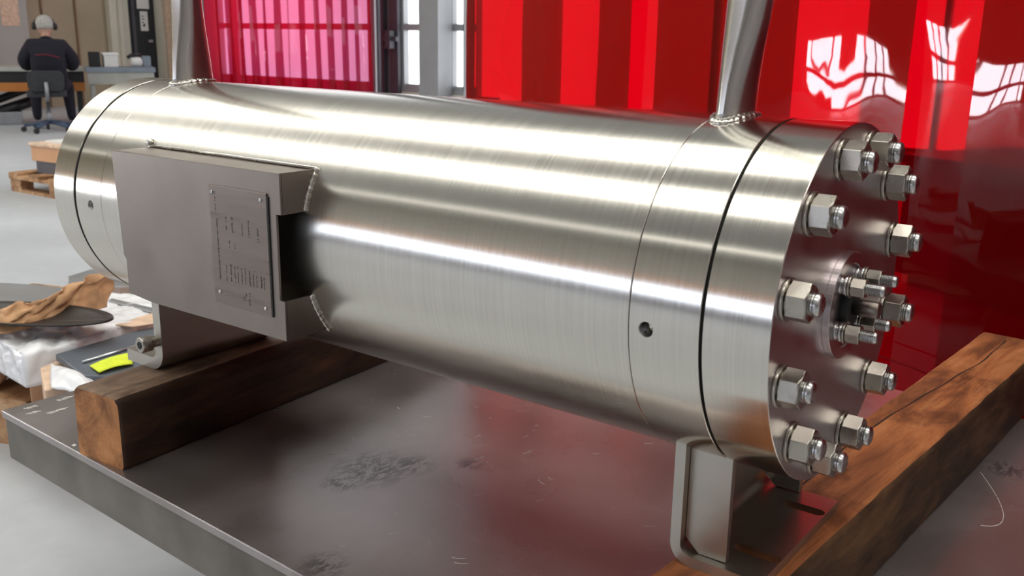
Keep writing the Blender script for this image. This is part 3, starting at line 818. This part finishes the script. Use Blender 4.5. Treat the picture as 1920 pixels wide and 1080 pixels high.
# ------------------------------------------------------------ pallets on the floor
def pallet(loc, rz, label, h=.144, scale=1):
    r = thing('wooden_pallet', loc, label, 'pallet', rz=rz, local=True)
    d = MB()
    for i in range(5): d.box((-.6+i*.275, -.4, .122), (-.6+i*.275+.12+.02*(i % 2), .4, .144))
    d.build('deck_board', 'pallet_wood', r)
    s_ = MB()
    for y in (-.35, 0, .35): s_.box((-.6, y-.05, .10), (.64, y+.05, .1219))
    s_.build('stringer_board', 'pallet_wood', r)
    for x in (-.53, .0, .57):
        for y in (-.34, 0, .34): MB().box((x-.07, y-.05, .022), (x+.07, y+.05, .0999)).build('block', 'pallet_wood', r)
    b2 = MB()
    for y in (-.34, 0, .34): b2.box((-.6, y-.05, 0), (.64, y+.05, .0219))
    b2.build('bottom_board', 'pallet_wood', r)
    return r
pl = at(70, 372, 2, FLOOR)
pallet((-6.50, 2.84, FLOOR), .04, 'light wooden pallet on the floor beyond the far end of the vessel')
q_ = at(70, 323, 2, FLOOR+.144)
bx = thing('wooden_crate', (q_.x, q_.y, FLOOR+.144), 'open wooden crate with orange boards standing on the floor pallet', 'crate', rz=.1, local=True)
MB().box((0, 0, 0), (.55, .36, .09)).build('crate_base', 'frame_dark', bx)
MB().box((-.02, -.02, .0901), (.57, .38, .20)).build('crate_side', 'carton', bx, bevel=.004)
MB().box((-.03, -.03, .2001), (.58, .39, .225)).build('lid', 'kraft_light', bx, bevel=.004)
MB().box((.06, .05, .2251), (.45, .30, .24)).build('board', 'blind_white', bx)

# ------------------------------------------------------------ workbench area, far left
HB = math.radians(62)       # bench run: local x to the right, local y away from the camera
def bench(px, top_z, x0, x1, dist, name='workbench'):
    pass
BO = Vector((-12.35, 5.55, FLOOR))
bn = thing('workbench', BO, 'long grey workbench with orange drawer front in front of the seated worker', 'workbench', rz=HB, local=True)
bh = .73
MB().box((-1.9, -.35, bh-.05), (.41, .4, bh)).build('bench_top', 'bench_grey', bn, bevel=.004)
MB().box((-1.9, -.30, bh-.19), (.41, -.28, bh-.0501)).build('apron', 'plastic_black', bn)
MB().box((-1.9, -.345, bh-.30), (.41, -.30, bh-.19)).build('drawer_front', 'drawer_orange', bn, bevel=.003)
MB().box((-1.9, -.10, .0), (-1.2, .34, bh-.06)).build('cabinet', 'plastic_black', bn)
for x in (-1.0, .34):
    for y in (-.24, .33): MB().box((x-.03, y-.03, 0), (x+.03, y+.03, bh-.0501)).build('leg', 'plastic_black', bn)
bn2 = thing('side_table', BO+RZ(HB) @ Vector((1.05, -.35, 0)), 'blue grey table carrying small boxes right of the seated worker', 'table', rz=HB, local=True)
MB().box((-.62, -.3, bh-.05), (.22, .3, bh+.01)).build('table_top', 'bench_blue', bn2, bevel=.004)
MB().box((-.60, -.28, bh-.20), (.20, -.26, bh-.0501)).build('apron', 'bench_grey', bn2)
for x in (-.55, .16):
    for y in (-.22, .25): MB().box((x-.025, y-.025, 0), (x+.025, y+.025, bh-.0501)).build('leg', 'bench_grey', bn2)
MB().box((-.1, -.15, .1), (.14, .15, bh-.201)).build('shelf_bin', 'carton', bn2)
def on2(name, x, y, s, mat, label, cat, rz=.2, lid=None):
    p = BO+RZ(HB) @ Vector((1.05+x, -.35+y, 0))
    r = thing(name, (p.x, p.y, FLOOR+bh+.0101), label, cat, rz=HB+rz, local=True)
    MB().box((-s[0]/2, -s[1]/2, 0), (s[0]/2, s[1]/2, s[2])).build('body', mat, r, bevel=.006)
    if lid: MB().box((-s[0]/2-.01, -s[1]/2-.01, s[2]+.0001), (s[0]/2+.01, s[1]/2+.01, s[2]+.03)).build('lid', lid, r, bevel=.004)
    return r
on2('storage_box', -.50, 0, (.14, .2, .19), 'plastic_black', 'black box nearest the worker on the blue grey table', 'box', 0)
on2('storage_box', -.31, 0, (.17, .2, .15), 'blind_white', 'white box in the middle of the blue grey table', 'box', .1, 'paper_white')
on2('storage_box', .14, .05, (.10, .2, .14), 'bench_blue', 'small blue grey box at the right end of the table', 'box', 0)
p = BO+RZ(HB) @ Vector((1.02, -.38, 0))
r = thing('angle_grinder', (p.x+.02, p.y+.04, FLOOR+bh+.0101), 'pale rounded machine with black handle on the blue grey table', 'power tool', rz=HB, local=True)
MB().lathe([(-.07, .03), (-.06, .055), (0, .065), (.05, .06), (.07, .03)], (1, 0, 0), (0, 0, .066), 20).build('body', 'blind_white', r)
MB().tube([(-.11, 0, .12), (-.05, -.02, .16), (.06, 0, .155)], .022).build('handle', 'plastic_black', r)
# chair
PP = at(104, 246, 2, FLOOR); PR = math.radians(63)
CP = PP+RZ(math.radians(63)) @ Vector((-.05, -.03, 0))
chd = thing('office_chair', (CP.x, CP.y, FLOOR), 'black swivel office chair under the seated worker', 'chair', rz=PR, local=True)
def rr_slab(m, cx, cy, cz, w, h, t, axis='y'):
    pts = []
    for (sx, sz) in ((-1, -1), (1, -1), (1, 1), (-1, 1)):
        for i in range(5):
            a0 = {(-1, -1): PI, (1, -1): 1.5*PI, (1, 1): 0, (-1, 1): PI/2}[(sx, sz)]; a = a0+PI/2*i/4; r_ = min(w, h)*.28
            pts.append((cx+sx*(w/2-r_)+r_*math.cos(a), cz+sz*(h/2-r_)+r_*math.sin(a)))
    if axis == 'y': m.prism([(x, cy, z) for x, z in pts], (0, t, 0))
    else: m.prism([(x, z-cz+cy, cz) for x, z in pts], (0, 0, t))
    return m
rr_slab(MB(), 0, -.25, .61, .40, .24, .05).build('backrest', 'chair_fabric', chd, bevel=.012)
rr_slab(MB(), 0, .0, .42, .44, .42, .07, 'z').build('seat', 'chair_fabric', chd, bevel=.015)
MB().tube([(0, -.275, .60), (0, -.27, .45), (0, -.20, .385), (0, 0, .385)], .022).build('back_support', 'metal_grey', chd)
MB().lathe([(0, .03), (.15, .03), (.15, .02), (.30, .02)], (0, 0, 1), (0, 0, .10), 16).build('gas_lift', 'metal_grey', chd)
for i in range(5):
    a = i*2*PI/5+.4
    lg = MB().tube([(0, 0, .12), (.29*math.cos(a), .29*math.sin(a), .075)], [.024, .018]).build('leg', 'plastic_blue', chd)
    MB().lathe([(-.02, .030), (.02, .030)], (-math.sin(a), math.cos(a), 0), (.30*math.cos(a), .30*math.sin(a), .031), 16).build('caster', 'plastic_black', lg)
# worker
def skin_mesh(name, verts, edges, radii, mat, parent, root_i=0, sub=2):
    me = bpy.data.meshes.new(name); me.from_pydata(verts, edges, []); me.update()
    o = bpy.data.objects.new(name, me); COL.objects.link(o); o.parent = parent; me.materials.append(MATS[mat])
    sk = o.modifiers.new('skin', 'SKIN'); sk.use_smooth_shade = True
    for i, r_ in enumerate(radii): me.skin_vertices[0].data[i].radius = r_ if isinstance(r_, tuple) else (r_, r_)
    for d in me.skin_vertices[0].data: d.use_root = False
    me.skin_vertices[0].data[root_i].use_root = True
    sb = o.modifiers.new('sub', 'SUBSURF'); sb.levels = sub; sb.render_levels = sub
    return o
wk = thing('person', (PP.x, PP.y, FLOOR), 'person in a dark navy work jacket seated with back turned at the bench, wearing headphones', 'person', rz=PR, local=True)
# body: local y forward
vt = [(0, .02, .56), (0, .0, .72), (0, .0, .86), (0, .04, .98), (0, .07, 1.06), (0, .10, 1.12),       # 0-5 spine
      (-.17, .05, 1.00), (-.27, .08, .86), (-.24, .26, .76), (-.16, .42, .80),                        # 6-9 left arm
      (.17, .05, 1.00), (.28, .08, .84), (.27, .24, .76), (.18, .42, .80),                            # 10-13 right arm
      (-.10, .10, .54), (-.17, .42, .55), (-.18, .40, .30), (-.18, .38, .10),                         # 14-17 left leg
      (.10, .10, .54), (.19, .42, .55), (.20, .32, .30), (.21, .24, .10)]                             # 18-21 right leg
ed = [(0, 1), (1, 2), (2, 3), (3, 4), (4, 5), (3, 6), (6, 7), (7, 8), (8, 9), (3, 10), (10, 11), (11, 12), (12, 13), (0, 14), (14, 15), (15, 16), (16, 17), (0, 18), (18, 19), (19, 20), (20, 21)]
ra = [(.21, .15), (.20, .14), (.225, .15), (.215, .13), (.11, .09), (.06, .06), (.10, .10), .085, .07, .045, (.10, .10), .085, .07, .045, (.11, .10), .085, .065, .05, (.11, .10), .085, .065, .05]
skin_mesh('body', vt, ed, ra, 'cloth_navy', wk)
hd = MB()
hd.lathe([(-.12, .045), (-.10, .060), (-.06, .078), (-.01, .090), (.04, .092), (.08, .080), (.105, .055), (.118, .02)], (0, .22, 1), (0, .155, 1.245), 24)
hd.lathe([(0, .052), (.12, .048)], (0, .25, 1), (0, .10, 1.07), 16)
for s_ in (-1, 1): hd.lathe([(0, .012), (.012, .028), (.022, .026)], (s_, 0, 0), (s_*.082, .15, 1.235), 12)
hd.lathe([(0, .010), (.03, .014), (.035, .006)], (0, 1, -.3), (0, .24, 1.235), 10)
hd.build('head', 'skin', wk)
hr = MB(); hr.lathe([(-.045, .090), (-.01, .097), (.04, .099), (.085, .085), (.112, .055), (.124, .02)], (0, .12, 1), (0, .145, 1.245), 24); hr.build('hair', 'hair_grey', wk)
hpn = thing('headphones', (PP.x, PP.y, FLOOR+1.2), 'black headphones worn on the head of the seated worker', 'headphones', rz=PR, local=True)
arc = [(.108*math.sin(t), .15, .045+.112*math.cos(t)) for t in [(-1.45+2.9*i/16) for i in range(17)]]
MB().tube(arc, .014, 8).build('headband', 'plastic_black', hpn)
for s_ in (-1, 1): MB().lathe([(0, .040), (.03, .042), (.045, .03)], (s_, 0, 0), (s_*.095, .15, .035), 16).build('ear_cup', 'plastic_black', hpn)
# red piping across the jacket's back, ground to the cloth
st = MB().tube([(-.13, -.150, .905), (-.03, -.160, .915), (.05, -.158, .90), (.13, -.148, .875)], .005, 6); st.build('jacket_piping', 'cloth_red', wk)
for s_ in (-1, 1):
    # hands resting on the bench edge
    bxv = (s_*.165, .44, .80)
    v2 = [bxv, (s_*.155, .50, .79)]; e2 = [(0, 1)]; r2 = [.030, (.038, .020)]
    for kf in range(4):
        b0 = len(v2); off = (kf-1.5)*.018
        v2 += [(s_*.155+off, .535, .785), (s_*.152+off, .565, .775), (s_*.150+off, .580, .760)]; e2 += [(1, b0), (b0, b0+1), (b0+1, b0+2)]; r2 += [.010, .009, .008]
    b0 = len(v2); v2 += [(s_*.125, .51, .785), (s_*.105, .535, .780)]; e2 += [(1, b0), (b0, b0+1)]; r2 += [.011, .009]
    skin_mesh('hand', v2, e2, r2, 'skin', wk, 0, 1)
for s_, yy in ((-1, .38), (1, .24)):
    MB().lathe([(-.10, .03), (-.06, .048), (.04, .042), (.13, .036), (.155, .02)], (0, 1, 0), (s_*.195, yy+.04, .046), 14, rad=(1, .9)).build('shoe', 'plastic_black', wk)
# dark machine feet and a blue grey base to the left of the chair
q = at(18, 232, 2, FLOOR)
mch = thing('machine_base', (q.x, q.y, FLOOR), 'dark folded steel stand on the floor at the left picture edge', 'stand', rz=PR, local=True)
MB().box((-.55, -.15, 0), (.16, .12, .16)).build('base_plate', 'metal_grey', mch, bevel=.01)
MB().tube([(-.5, .0, .16), (.55, .2, .55)], .05).build('strut', 'plastic_black', mch)
MB().tube([(-.1, -.05, .16), (.35, .1, .30)], .07).build('strut', 'plastic_black', mch)
# far left wall cabinet and standing dark items
q = at(18, 118, 0, X0+.35)
cb = thing('wall_cabinet', (X0+.35, q.y, FLOOR), 'tall grey green cabinet with a pale sheet on it behind the bench', 'cabinet', local=True)
MB().box((-.3, -.55, 0), (.0, .35, 2.6)).build('body', 'wall_grey', cb, bevel=.01)
MB().box((.0005, -.05, 1.25), (.006, .22, 1.65)).build('sheet', 'kraft_light', cb)
MB().tube([(.06, -.48, 2.2), (.06, -.42, 1.3), (.05, -.30, .6)], .05).build('hose', 'plastic_black', cb)
